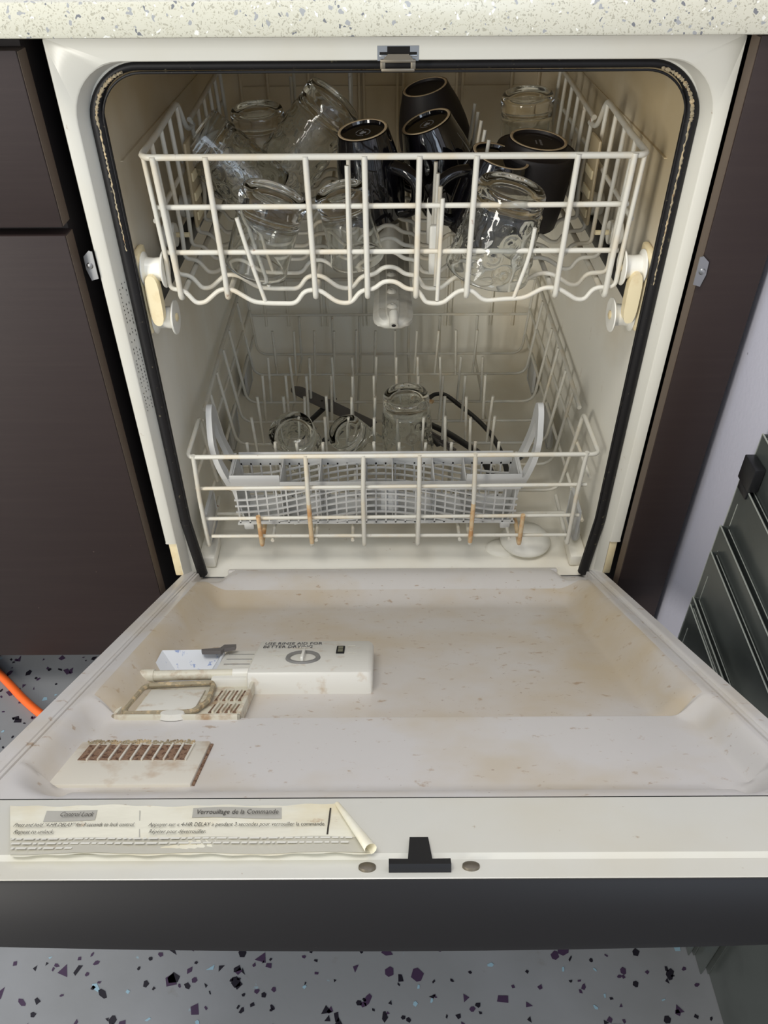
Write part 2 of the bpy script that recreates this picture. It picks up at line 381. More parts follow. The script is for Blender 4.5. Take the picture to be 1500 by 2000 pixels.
# gasket
def squeeze(p):
    k = max(0, (.29-p.z)/.08); p = p.copy(); p.x *= 1-.03*min(k, 1)**1.6; return p
sst0 = lambda t: min(1, t)**2*(3-2*min(1, t))
gp = [squeeze(p) for p in uloop(.2735, .8385, .212, .046, .0195, 14)]
gr = [.0038+.0034*sst0(max(0, (.8382-p.z)/.05)) for p in gp]
gk = obj('door_gasket', B().tube(gp, gr, 10), 'rubber', dw)
b = B().tube([squeeze(p) for p in uloop(.2672, .8335, .225, .042, .0165, 14)], .0011, 6); obj('gasket_lip', b, 'rubber', gk)
# crust where the seal has frayed
def crust(a0, a1, side, zext):
    cx, cz, r = side*(.2735-.046), .8382-.046, .0445
    pts = []; rad = []
    for k in range(60):
        a = a0+(a1-a0)*k/59
        pts.append(Vector((cx+side*r*math.cos(a), .0125+R.uniform(-.0008, .0008), cz+r*math.sin(a)))); rad.append(R.uniform(.0006, .0022))
    for k in range(70):
        f = k/70; pts.append(Vector((side*(.2735-.046+.0445)-side*R.uniform(0, .001), .0130, cz-f*zext))); rad.append(R.uniform(.0004, .0017)*(1-.5*f))
    return B().tube(pts, rad, 5)
obj('frayed_edge', crust(PI*.44, 0, 1, .16), 'crust', gk, None); obj('frayed_edge', crust(PI*.40, 0, -1, .12), 'crust', gk, None)

# tub: rounded box, open at the front
def rloop(hx, zt, zb, rt, rb, y, n=8):
    p = []
    for cx, cz, r, a0 in ((hx-rt, zt-rt, rt, 0), (-hx+rt, zt-rt, rt, PI/2), (-hx+rb, zb+rb, rb, PI), (hx-rb, zb+rb, rb, 1.5*PI)):
        for k in range(n+1):
            a = a0+PI/2*k/n; p.append(Vector((cx+r*math.cos(a), y, cz+r*math.sin(a))))
    return p
b = B()
lo = [rloop(.2715, .8370, .203, .046, .012, .022), rloop(.2735, .8380, .206, .046, .020, .05), rloop(.2735, .838, .206, .045, .022, .10), rloop(.2725, .8375, .214, .045, .03, .30), rloop(.2712, .837, .222, .045, .04, .55)]
for k in range(1, 6):
    a = PI/2*k/5; d = .045*(1-math.cos(a)); lo.append(rloop(.2710-d, .837-d, .224+d, max(.045-d, .006), max(.042-d, .006), .555+.045*math.sin(a)))
b.strips(lo, closed=True); n = len(lo[0]); b.f.append(tuple(len(b.v)-n+i for i in range(n)))
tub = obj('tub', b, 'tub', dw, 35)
# ribs and mould lines on the back wall and sides
ribs = [(-.190, .30, .82), (-.126, .30, .82), (-.116, .3, .82), (-.0475, .30, .82), (-.040, .3, .82), (.0125, .36, .82), (.022, .36, .82), (.105, .30, .82), (.114, .3, .82), (.190, .30, .82), (.232, .3, .78), (-.232, .3, .78)]
for x, z0, z1 in ribs:
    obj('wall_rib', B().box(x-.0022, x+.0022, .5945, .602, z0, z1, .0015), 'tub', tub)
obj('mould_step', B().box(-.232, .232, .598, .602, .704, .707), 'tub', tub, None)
for s in (-1, 1):
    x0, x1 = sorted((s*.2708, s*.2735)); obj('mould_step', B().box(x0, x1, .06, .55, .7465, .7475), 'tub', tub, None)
    # corner block at the sill and slide rail with its rollers
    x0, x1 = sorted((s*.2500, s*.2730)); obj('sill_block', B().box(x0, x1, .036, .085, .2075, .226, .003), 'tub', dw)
    x0, x1 = sorted((s*.2500, s*.2610))
    rl = obj('slide_rail', B().box(x0, x1, .036, .54, .6085, .6285, .0015), 'black', dw)
    x0, x1 = sorted((s*.2528, s*.2595))
    obj('rail_groove', B().box(x0, x1, .0358, .0362, .612, .625), 'hole', rl, None)
    # stop cap on the rail end
    cap = []
    for k in range(24):
        a = 2*PI*k/24; c, sn = math.cos(a), math.sin(a)
        cap.append((s*.2565+.0072*math.copysign(abs(c)**.8, c), .615+.0285*math.copysign(abs(sn)**.55, sn)))
    obj('rail_stop', B().prism(cap, .022, .034, T=lambda v: Vector((v.x, v.z, v.y))), 'ivory', dw, 30)
    x0, x1 = sorted((s*.2660, s*.2735)); obj('roller_mount', B().box(x0, x1, .026, .06, .574, .664, .003), 'ivory', dw)
    for z, y in ((.6435, .040), (.5860, .045)):
        prof = [(.0045, -.0125), (.0185, -.0125), (.0192, -.0115), (.0185, -.0105), (.0125, -.0085), (.0118, 0), (.0125, .007), (.0178, .0090), (.0182, .010), (.0175, .011), (.0045, .011)]
        def T(v, z=z, y=y, s=s): return Vector((s*(.2550+v.z), y+v.x, z+v.y))
        wh = obj('roller', B().lathe(prof, 28, T=T), 'white', dw, 45)
        obj('axle_pin', B().lathe([(0, -.0118), (.0042, -.0118), (.0050, -.0135), (.0030, -.0145), (0, -.0145)], 12, T=T), 'ivory', wh)
# float, sump details
prof = [(.0, .0245), (.010, .0240), (.020, .0215), (.029, .0165), (.0345, .0105), (.0365, .006), (.036, .003), (.033, .001), (.010, .0)]
fl = obj('float_dome', B().lathe(prof, 40, T=lambda v: Vector((.1935+v.x, .082+v.y, .211+v.z))), 'white', dw, 60)
obj('vent_hole', B().lathe([(0, 0), (.0016, 0), (.0016, .0006), (0, .0006)], 10, T=lambda v: Vector((.2035+v.x, .075+v.y, .2325+v.z))), 'hole', fl, None)
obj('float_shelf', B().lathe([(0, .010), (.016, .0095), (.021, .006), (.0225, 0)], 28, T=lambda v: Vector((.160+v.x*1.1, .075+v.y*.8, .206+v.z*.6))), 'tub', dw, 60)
b = B()
for i in range(150):
    x = -.205+.41*i/149; b.box(x-.0007, x+.0007, .0235, .0262, .2045, .2065)
tag(obj('strainer_teeth', b, 'tub', dw, None), kind='stuff')
# latch in the top of the frame
lt = obj('latch_plate', B().box(-.0150, .0205, -.0006, .001, .8447, .8560), 'steel', dw, None)
obj('latch_slot', B().box(-.0065, .0130, -.0009, -.0005, .8485, .8555), 'hole', lt, None)
for x0, x1 in ((-.0130, -.0030), (.0090, .0190)):
    obj('spring_clip', B().box(x0, x1, -.0018, -.0007, .8478, .8492, .0003), 'steel', lt)
    obj('spring_gap', B().box(x0, x1, -.0010, -.0006, .8494, .8512), 'hole', lt, None)
hook = [Vector(p) for p in ((-.0045, -.002, .8500), (.0100, -.002, .8500), (.0125, -.0025, .8470))]
b = B().prism([(-.0060, .8500), (.0120, .8500), (.0165, .8452), (.0165, .8450), (-.0105, .8450), (-.0105, .8452)], -.0028, -.0012, T=lambda v: Vector((v.x, v.z, v.y)))
obj('latch_tongue', b, 'steeld', lt, None)
ring_o = fillet([(-.0125, 0, .8455), (-.0125, 0, .8370), (.0180, 0, .8370), (.0180, 0, .8455)], .0035)
b = B()
ro = [(p.x, p.z) for p in ring_o]; ri = [(-.0075, .8440), (-.0075, .8398), (.0130, .8398), (.0130, .8440)]
b.box(-.0125, .0180, -.0030, -.0018, .8435, .8460, .0005); b.box(-.0125, -.0082, -.0030, -.0018, .8385, .8440, .0005); b.box(.0137, .0180, -.0030, -.0018, .8385, .8440, .0005); b.box(-.0118, .0173, -.0032, -.0014, .8365, .8392, .0009)
obj('latch_strike', b, 'steeld', lt)
# side mounting clips
for s in (-1, 1):
    T = lambda v, s=s: Vector((s*v.x, v.y, v.z))
    yq = -.0028 if s < 0 else -.0255; ox = 0 if s < 0 else -.0035
    cl = obj('mounting_clip', B().prism([(.3003, .652), (.3075, .650), (.3105, .662), (.3100, .675), (.3035, .681), (.3003, .680)], yq-.0012, yq, T=lambda v, s=s, ox=ox: Vector((s*(v.x+ox), v.z, v.y))), 'steel', dw, None)
    obj('clip_screw', B().lathe([(0, .0018), (.0025, .0014), (.0034, 0)], 14, T=lambda v, s=s: Vector((s*(.3058+ox)+v.x, yq-.0013-v.z, .6655+v.y))), 'steel', cl)

# ------------------------------------------------------------------ dishwasher door (opened to about 60 degrees)
DA = math.radians(30); DP0 = Vector((0, 0, .227)); DD = Vector((0, -math.cos(DA), math.sin(DA))); DN = Vector((0, math.sin(DA), math.cos(DA)))
def D(v): return DP0+Vector((v[0], 0, 0))+DD*v[1]+DN*v[2]
def sst(a, b, x):
    t = max(0, min(1, (x-a)/(b-a))); return t*t*(3-2*t)
def hgt(x, s):
    ax = abs(x)
    # far floor
    f = -.030
    f += .0085*sst(.4025, .4085, s)
    f = f+(-f)*sst(.522, .576, s)                       # front slope
    f = max(f, -.030+.030*(1-sst(-.024, .060, s))) if True else f
    # side slope
    wi, wo = (.222, .262) if s < .40 else (.247, .268)
    k = sst(.385, .430, s); wi = .222+(.247-.222)*k; wo = .262+(.269-.262)*k
    rc = .05
    if s > .575-rc and ax > wo-rc:                       # rounded near corners
        d = math.hypot(ax-(wo-rc), s-(.576-rc)); f2 = -.0215*(1-sst(rc-.032, rc, d)); f = max(f2, -.0215)
    else:
        f = f+(-.001-f)*sst(wi, wo, ax) if ax > wi else f
    # chamfered hinge corners
    if s < .03 and ax > .222: f = min(f, -.0015-.010*sst(.222, .240, ax)*(1-sst(-.01, .03, s)))
    if ax > .268: f = -.0012
    if .2715 < ax < .2735 and s < .56: f = -.0035
    if ax > .276: f = .0012*sst(.276, .279, ax)
    
    for rx in (-.075, .05, .12):                         # faint moulded ribs
        if s < .2: f += .0007*math.exp(-((x-rx-.02*(s))/.0025)**2)*sst(-.02, .02, s)*(1-sst(.1, .2, s))
    return f
xs = sorted(set([-.288, .288]+[-.2868, .2868]+[-.288+.576*i/150 for i in range(151)]+[sg*v for sg in (-1, 1) for v in (.2680, .2705, .2715, .2725, .2735, .2745, .2760, .2775, .279)]))
ss = sorted(set([-.034+.610*i/150 for i in range(151)]+[.4025+.0006*i for i in range(11)]))
b = B(); nx, ns = len(xs), len(ss)
b.v = [tuple(D((x, s, hgt(x, s)))) for s in ss for x in xs]
b.f = [(j*nx+i, j*nx+i+1, (j+1)*nx+i+1, (j+1)*nx+i) for j in range(ns-1) for i in range(nx-1)]
for i in (0, nx-1):
    b.strips([[Vector(b.v[j*nx+i]) for j in range(ns)], [D((xs[i], s, -.024)) for s in ss]])

b_liner = b
door = obj('door', b, 'liner', dw, 42)
b = B(); b.strips([[D((x, s, h)) for x in (-.2925, -.2915, .2915, .2925)] for s, h in ((.5765, -.006), (.5768, -.0012), (.5785, .0008), (.634, -.0012), (.637, -.0034), (.6515, -.0046), (.6528, -.0060), (.6528, -.0075))])
obj('door_edge_strip', b, 'enamel', door, 30)
door.data.materials.append(M['liner2'])
for i, f in enumerate(b_liner.f):
    q = [b_liner.v[k] for k in f]; sm = sum((Vector(p)-DP0).dot(DD) for p in q)/len(q); xm = abs(sum(p[0] for p in q)/len(q))
    if .02 < sm < .4035 and xm < .262: door.data.polygons[i].material_index = 1
obj('hinge_edge', B().box(-.232, .232, -.040, -.032, -.012, -.0005, .002, T=D), 'liner', door)
# black outer shell with bowed console
b = B(); N = 40
def bow(x): return -.0490+.075*x*x
rows = []
for k in range(N+1):
    x = -.2975+.595*k/N
    rows.append([D((x, -.02, -.034)), D((x, .585, -.034)), D((x, .648, -.0060)), D((x, .6530, -.0048)), D((x, .6538, -.0065)), D((x, .6542, bow(x)+.004)), D((x, .6525, bow(x))), D((x, .45, bow(x)+.002)), D((x, -.02, -.048)), D((x, -.02, -.034))])
b.strips(rows); b.f.append(tuple(range(9))); b.f.append(tuple(len(b.v)-10+i for i in range(9)))
obj('outer_panel', b, 'console', door, 40)

# text helper: builtin font to mesh, laid in the door plane
def text_mesh(txt, size, x, s, h, xscale=1, x1=None):
    c = bpy.data.curves.new('t', 'FONT'); c.body = txt; c.size = size; c.resolution_u = 2
    o = bpy.data.objects.new('t', c); COL.objects.link(o); dg = bpy.context.evaluated_depsgraph_get()
    me = bpy.data.meshes.new_from_object(o.evaluated_get(dg)); bpy.data.objects.remove(o)
    if x1 is not None: xscale = (x1-x)/max(v.co.x for v in me.vertices)
    vs = [D((x+v.co.x*xscale, s-v.co.y, h)) for v in me.vertices]; fs = [tuple(p.vertices) for p in me.polygons]
    bpy.data.meshes.remove(me); bpy.data.curves.remove(c)
    return B().add(vs, fs)
# instruction label with a curled right end
lab_h = lambda x, s: .0013+.0005*math.sin(x*95)+.0003*math.sin(s*220+x*40)
LXL = lambda s: -.2467+.0240*(s-.5873)/.0509
LXR = lambda s: -.0410+.0215*(s-.5879)/.0500
b = B(); nxl, nsl = 60, 8; grid = []
for j in range(nsl+1):
    s = .5868+(.6385-.5868)*j/nsl; xl, xr = LXL(s), LXR(s)
    grid.append([D((xl+(xr-xl)*i/nxl, s+.0006*math.sin(i*.9), lab_h(xl+(xr-xl)*i/nxl, s))) for i in range(nxl+1)])
b.strips(grid); obj('instruction_label', b, 'paper', door, 60)
b = B(); cr = []
for j in range(9):
    f = j/8; x0 = -.0415+.0220*f; s0 = .5875+.0510*f; rr = .0014+.0019*f
    cr.append([D((x0+rr*math.sin(a), s0-rr*.35*math.sin(a), .0010+rr*(1-math.cos(a)))) for a in [5.0*k/9 for k in range(10)]])
b.strips(cr); obj('label_curl', b, 'paper', door, 60)
def flat(name, x0, x1, s0, s1, h, mat, n=12, x2=None, x3=None):
    x2 = x0 if x2 is None else x2; x3 = x1 if x3 is None else x3
    b = B(); b.strips([[D((x0+(x1-x0)*i/n, s0, lab_h(x0+(x1-x0)*i/n, s0)+h)) for i in range(n+1)], [D((x2+(x3-x2)*i/n, s1, lab_h(x2+(x3-x2)*i/n, s1)+h)) for i in range(n+1)]])
    return obj(name, b, mat, door, None)
flat('title_box', -.2215, -.1900, .5925, .6040, .0003, 'labgrey', 12, -.2190, -.1875); flat('title_box', -.1311, -.0760, .5900, .6020, .0003, 'labgrey', 12, -.1290, -.0744)
flat('label_band', -.2300, -.0265, .6220, .6375, .0003, 'labband', 40, -.2232, -.0200)
flat('label_rule', -.1640, -.1634, .5925, .6210, .0004, 'labgrey', 2, -.1555, -.1549); flat('label_rule', -.0458, -.0448, .592, .6205, .0004, 'labtext', 2)
for txt, sz, x, x1, s in (('Control Lock', .0072, -.2105, -.1900, .6008), ('Verrouillage de la Commande', .0072, -.1275, -.0770, .5988),
        ('Press and hold “4-HR DELAY” for 3 seconds to lock control.', .0056, -.2335, -.1613, .6118), ('Repeat to unlock.', .0056, -.2303, -.2065, .6190),
        ('Appuyer sur « 4-HR DELAY » pendant 3 secondes pour verrouiller la commande.', .0056, -.1528, -.0472, .6120), ('Répéter pour déverrouiller.', .0056, -.1505, -.1168, .6193)):
    obj('label_text', text_mesh(txt, sz, x, s, .0027, None, x1), 'labtext', door, None)
b = B()
for ln in range(3):
    x = -.2285+.002*ln
    while x < (-.034 if ln < 2 else -.19):
        l = R.uniform(.0015, .006); s = .6243+.0046*ln
        b.add([D((x, s-.0009, .0026)), D((x+l, s-.0009, .0026)), D((x+l, s+.0009, .0026)), D((x, s+.0009, .0026))], [(0, 1, 2, 3)]); x += l+.0012
tag(obj('fine_print', b, 'labwhite', door, None), kind='stuff')
# latch slot: black T of plastic, screws
b = B().prism([(.0028, .6222), (.0136, .6222), (.0148, .6430), (.0250, .6428), (.0250, .6478), (-.0095, .6478), (-.0095, .6428), (.0012, .6430)], -.0040, .0012, T=D)
obj('latch_keeper', b, 'black', door, None)
for x, s in ((-.0215, .6437), (.0364, .6432)):
    sc = obj('door_screw', B().lathe([(0, .0004), (.0032, .0002), (.0048, -.0004), (.0052, -.0040)], 20, T=lambda v, x=x, s=s: D((x+v.x, s+v.y*.75, -.0022+v.z))), 'steeld', door)
# rinse aid panel
def rp(x, s, h): return D((x, s, h))
prof = [(.2440, -.0290), (.2450, -.0110), (.2485, -.0085), (.330, -.0080), (.3352, -.0092), (.3375, -.0130), (.3375, -.0305)]
rows = []
for x, ins in ((-.1420, .0012), (-.1412, 0), (-.0285, 0), (-.0245, .0018), (-.0230, .0050)):
    rows.append([rp(x, s+(ins if s < .3 else -ins), h-(ins*.8 if h > -.02 else 0)) for s, h in prof])
b = B().strips(rows); n = len(prof); b.f.append(tuple(range(n))); b.f.append(tuple(len(b.v)-n+i for i in range(n)))
obj('rinse_aid_panel', b, 'dispenser', door, 40)
C0 = (-.0925, .2990)
T = lambda v: D((C0[0]+v.x, C0[1]+v.y*1.0, -.0082+v.z))
obj('rinse_aid_cap', B().lathe([(0, -.0040), (.0120, -.0040), (.0128, .0012), (.0150, .0024), (.0166, .0020), (.0174, .0), (.0176, -.001)], 40, T=T), 'capgrey', door, 50)
obj('cap_well', B().lathe([(0, -.0030), (.0124, -.0032), (.0126, -.0040)], 32, T=T), 'capdark', door, 50)
obj('cap_grip', B().box(-.0014, .0014, -.0128, .0128, -.0040, .0058, .0006, T=T), 'dispenser', door)
obj('indicator_window', B().box(-.0565-.0042, -.0565+.0042, .2660, .2870, -.0090, -.0072, .0005, T=D), 'hole', door)
b = B()
for k in range(2): b.box(-.0590, -.0540, .2690+.0085*k, .2755+.0085*k, -.0075, -.0069, T=D)
obj('indicator_glass', b, pm('olive_window', lin(110, 108, 86), .2), door, None)
for txt, x, x1, s in (('USE RINSE AID FOR', -.1365, -.0765, .2600), ('BETTER DRYING', -.1370, -.0860, .2700)):
    obj('panel_text', text_mesh(txt, .0105, x, s, -.0078, None, x1), 'navy', door, None)
b = B()
for x, s, l in ((-.0490, .2655, .0075), (-.0490, .2860, .0085), (-.1300, .2925, .0110), (-.1160, .2915, .0050), (-.0985, .2690, .010)):
    k = x
    while k < x+l: b.box(k, k+.0010, s-.0010, s+.0008, -.0079, -.00775, T=D); k += .0015
tag(obj('fine_print', b, 'labwhite', door, None), kind='stuff')
# dispenser bridge, cup with sloping walls, latch tab
obj('dispenser_bridge', B().box(-.178, -.1418, .254, .332, -.030, -.0155, .003, T=D), 'dispenser', door)
b = B()
for k in range(3): b.box(-.172, -.146, .268+.014*k, .2688+.014*k, -.0156, -.0150, T=D)
obj('bridge_line', b, 'capgrey', door, None)
b = B(); o_ = [(-.241, .268), (-.177, .266), (-.177, .322), (-.243, .322)]; i_ = [(-.222, .284), (-.190, .283), (-.188, .318), (-.228, .318)]
top_ = [D((x, s, -.0105 if s < .3 else -.0235)) for x, s in o_]; bot = [D((x, s, -.0295)) for x, s in i_]; out = [D((x, s, -.0305)) for x, s in o_]
b.add(top_+bot+out, [(0, 1, 5, 4), (1, 2, 6, 5), (2, 3, 7, 6), (3, 0, 4, 7), (4, 5, 6, 7), (0, 8, 9, 1), (1, 9, 10, 2), (2, 10, 11, 3), (3, 11, 8, 0)])
obj('detergent_cup', b, 'bluepowder', door, None)
obj('cup_latch', B().prism([(-.199, .2745), (-.1805, .2700), (-.178, .2610), (-.166, .2600), (-.1655, .2680), (-.176, .2735), (-.178, .2800), (-.197, .2800)], -.011, -.0072, T=D), 'grey', door, None)
# open lid lying toward the near end
def lidbox(x0, x1, s0, s1, h0, h1, bv=.0012): return B().box(x0, x1, s0, s1, h0, h1, bv, T=D)
b = lidbox(-.2450, -.1350, .3200, .4120, -.0300, -.0245, .001)
for a in ((-.2450, -.2415, .3200, .4120), (-.1385, -.1350, .3300, .4120), (-.2450, -.1350, .4085, .4120)): b.box(*a, -.0250, -.0170, .001, T=D)
lid = obj('dispenser_lid', b, 'lid', door)
obj('lid_hinge_bar', B().tube([D((-.240, .3235, -.0165)), D((-.141, .3205, -.0160))], [.0050, .0050], 14), 'lid', door)
obj('hinge_knuckle', B().tube([D((-.2465, .3235, -.0165)), D((-.2335, .3232, -.0165))], .0064, 14), 'lid', door)
obj('hinge_knuckle', B().tube([D((-.1580, .3215, -.0160)), D((-.1400, .3205, -.0160))], .0060, 14), 'dispenser', door)
g = fillet([(-.2345, .337, -.0205), (-.1770, .331, -.0205), (-.1735, .338, -.0205), (-.1705, .376, -.0205), (-.1790, .398, -.0205), (-.2360, .4015, -.0205), (-.2400, .394, -.0205), (-.2385, .345, -.0205), (-.2345, .337, -.0205)], .006)
obj('lid_gasket', B().tube(g[:-1], .0026, 8, closed=True, T=D), 'crust', door)
obj('lid_centre', lidbox(-.2310, -.1800, .3430, .3930, -.0250, -.0222, .001), 'dispenser', door)
obj('lid_thumb_tab', B().lathe([(0, .0012), (.010, .001), (.012, -.004)], 24, T=lambda v: D((-.1935+v.x*1.0, .4085+v.y*.55, -.0170+v.z))), 'dispenser', door)
for r_ in range(2):
    for k in range(4):
        x = -.1650+.0072*k; s0 = .343 if r_ == 0 else .374; s1 = .366 if r_ == 0 else .392
        obj('lid_slot', B().prism([(x, s0), (x+.0026, s0), (x+.0026-.002, s1), (x-.002, s1)], -.0246, -.0238, T=D), 'grime', door, None)
        obj('slot_rib', B().prism([(x+.0030, s0), (x+.0050, s0), (x+.0050-.002, s1), (x+.0030-.002, s1)], -.0246, -.0222, T=D), 'lid', door, None)
# vent cover with grille
obj('vent_cover', B().box(-.2570, -.1500, .4560, .5235, -.0240, -.0188, .0016, T=D), 'vent', door)
for x0, x1 in ((-.2585, -.2572), (-.1498, -.1478)):
    obj('vent_gap', B().box(x0, x1, .458, .522, -.0222, -.0205, T=D), 'grime', door, None)
for k in range(10):
    x = -.2440+.0083*k
    obj('vent_opening', B().prism([(x, .4635), (x+.0068, .4640), (x+.0064, .4885), (x-.0004, .4880)], -.0190, -.0185, T=D), 'grime', door, None)
    obj('vent_bar', B().prism([(x+.0068, .4625), (x+.0083, .4630), (x+.0079, .4895), (x+.0064, .4890)], -.0190, -.0172, T=D), 'vent', door, None)
b = B()
for i in range(220):
    f = R.random(); x = -.248+.085*f; s = .4585+R.uniform(-.003, .003); r = R.uniform(.0003, .0010)
    b.box(x-r, x+r, s-r, s+r, -.0195, -.0186+R.uniform(0, .0008), T=D)
tag(obj('scale_crumbs', b, 'crust', door, None), kind='stuff')

# ------------------------------------------------------------------ wire helper
def wire(name, pts, r, parent, mat='wire', fr=.008, n=8):
    p = fillet(pts, fr) if fr else pts
    return obj(name, B().tube(p, r, n), mat, parent, 60)
wr = .0026
# ------------------------------------------------------------------ upper rack
ur = thing('upper_rack', 'upper dish rack of white coated wire holding glasses and mugs', 'dish rack', (0, .25, .604))
Z0 = .0
WY = [.035, .0735, .118, .160, .202, .246, .290, .334, .378, .422, .466]
WP = [(-.239, .623), (-.226, .6225), (-.215, .607), (-.205, .608), (-.187, .623), (-.174, .623), (-.152, .608), (-.134, .6065), (-.106, .606), (-.096, .621), (-.080, .622), (-.061, .607), (-.046, .606), (-.035, .621), (-.021, .622), (-.011, .631), (.002, .631), (.014, .622), (.026, .6215), (.035, .607), (.042, .6055), (.054, .6055), (.070, .620), (.084, .621), (.098, .608), (.119, .610), (.142, .611), (.163, .6235), (.178, .622), (.199, .609), (.208, .609), (.216, .6225), (.235, .6235)]
# rail heights along the side: high from the front to y=.205, dip, lower rear stretch
def railz(y): return .758+.011*(y-.035)/.17 if y < .215 else .744+.011*(y-.237)/.207
for i, y in enumerate(WY):
    zt = railz(y); xt = .243 if y < .215 else .2385
    if y > .215 and y < .25: zt = .742
    pts = [(-xt, y, zt), (-xt+.004, y, .66), (-.2405, y, .6235)]+[(x, y, z) for x, z in WP[1:-1]]+[(.2385, y, .6235), (xt-.004, y, .66), (xt, y, zt)]
    wire('wave_wire', pts, wr, ur, fr=.007)
# front and side rails
fr = [(.238, .252, .735), (.241, .228, .735), (.243, .207, .769), (.243, .10, .7625), (.246, .032, .758), (-.246, .032, .758), (-.243, .10, .7625), (-.243, .207, .769), (-.241, .228, .735), (-.238, .252, .735)]
wire('top_rail', fr, .0032, ur, fr=.012)
for s in (-1, 1):
    wire('rear_side_rail', [(s*.2385, .237, .744), (s*.2385, .478, .756)], .0031, ur, fr=0)
    wire('mid_side_rail', [(s*.2455, .045, .6925), (s*.2425, .20, .703), (s*.2405, .478, .7125)], .0026, ur, fr=.01)
wire('rear_rail', [(-.2385, .478, .756), (.2385, .478, .756)], .0034, ur, fr=0)
wire('front_rail', [(-.2425, .0385, .7085), (.2370, .0385, .7095)], .0028, ur, fr=0)
wire('front_rail', [(-.2385, .0385, .6620), (.2355, .0385, .6620)], .0028, ur, fr=0)
for x, zt in ((-.233, .7590), (-.182, .759), (-.0855, .759), (-.0285, .759), (.0247, .759), (.080, .759), (.1775, .760), (.232, .7605)):
    xb = x*.985
    wire('front_upright', [(x, .0300, zt), (xb, .0318, .640), (xb, .0322, .6130), (xb, .06, .6145), (xb, .47, .6160)], .0030 if abs(x) < .2 else .0032, ur, fr=.006)
# tines in rows
def tine_row(x, dx, h, ys, zb=.609, bend=False):
    first = None
    for y in ys:
        if first is None:
            pts = [(x, y, zb), (x+dx*.5, y, zb+h*.45), (x+dx, y, zb+h)] if not bend else [(x, y, zb), (x+dx*.85, y, zb+h*.62), (x+dx, y, zb+h)]
            first = wire('tine', pts, .0023, ur, 'wire', fr=.02, n=7); y0 = y
        else: dup(first, (0, y-y0, 0))
tine_row(-.1395, -.0200, .090, WY[:3]); tine_row(-.0470, .0010, .140, WY[:2]); tine_row(.0475, .0015, .108, WY[:4]); tine_row(.1300, .0150, .078, WY[:2], bend=True)
tine_row(-.055, .0, .150, WY[9:11]); tine_row(-.135, 0, .145, WY[9:11])
tine_row(.098, .014, .120, WY[4:9])
obj('tine_clip', B().box(.0405, .0515, .096, .104, .612, .668, .003), 'white', ur)
obj('tine_clip', B().box(.0415, .0505, .176, .184, .616, .672, .003), 'white', ur)
for s in (-1, 1):
    ad = obj('height_adjuster', B().box(min(s*.2315, s*.2355), max(s*.2315, s*.2355), .170, .212, .640, .735, .002), 'beige', ur)
    for k in range(3):
        x0, x1 = sorted((s*.2295, s*.2318)); obj('adjuster_notch', B().box(x0, x1, .174, .208, .648+.022*k, .658+.022*k, .001), 'ivory', ad)
    for y, z in ((.140, .6435), (.240, .6435)):
        for kx in (.2545, .2625):
            wh = obj('rack_wheel', B().lathe([(.003, -.003), (.013, -.003), (.014, 0), (.013, .003), (.003, .003)], 24, T=lambda v, s=s, y=y, z=z, kx=kx: Vector((s*(kx+v.z), y+v.x, z+v.y))), 'white', ur, 45)
        obj('wheel_axle', B().tube([(s*.2360, y, z), (s*.2600, y, z)], .003, 8), 'ivory', ur)
# spray arm under the rack
b = B(); rows = []
for y, hw in [(.046, .004), (.0475, .012), (.051, .0175), (.058, .0215), (.070, .0232), (.10, .0228), (.16, .0215), (.24, .0225), (.29, .026), (.34, .0225), (.42, .020), (.46, .0165), (.47, .008)]:
    prof = [(-1, -.4), (-1, .15), (-.82, .35), (-.72, .62), (-.36, .72), (-.30, 1), (.30, 1), (.36, .72), (.72, .62), (.82, .35), (1, .15), (1, -.4), (.6, -.8), (-.6, -.8)]
    hh = .008*min(1, hw/.018)
    rows.append([Vector((px*hw, y, .574+pz*hh)) for px, pz in prof])
b.strips(rows, closed=True); b.f.append(tuple(range(14))[::-1]); b.f.append(tuple(len(b.v)-14+i for i in range(14)))
sa = obj('spray_arm', b, 'arm', ur, 35)
for y in (.078, .118, .168): 
    nz = obj('nozzle', B().lathe([(.0016, .0005), (.002, .0030), (.0040, .0026), (.0062, 0), (.0062, -.002)], 16, T=lambda v, y=y: Vector((v.x-.001, y+v.y, .5822+v.z))), 'arm', sa, 45)
    obj('nozzle', B().lathe([(0, .0012), (.0018, .0012)], 12, T=lambda v, y=y: Vector((v.x-.001, y+v.y, .5824+v.z))), 'hole', sa, None)
obj('tip_jet', B().tube([(.0005, .0400, .5765), (.0005, .056, .5845)], .0052, 16), 'arm', sa); obj('jet_hole', B().tube([(.0005, .0394, .5768), (.0005, .0402, .5772)], .0024, 12), 'hole', sa)
obj('feed_hub', B().lathe([(.016, 0), (.016, .018), (.010, .024), (.010, .034), (0, .034)], 24, T=lambda v: Vector((v.x, .262+v.y, .580+v.z))), 'arm', sa, 45)

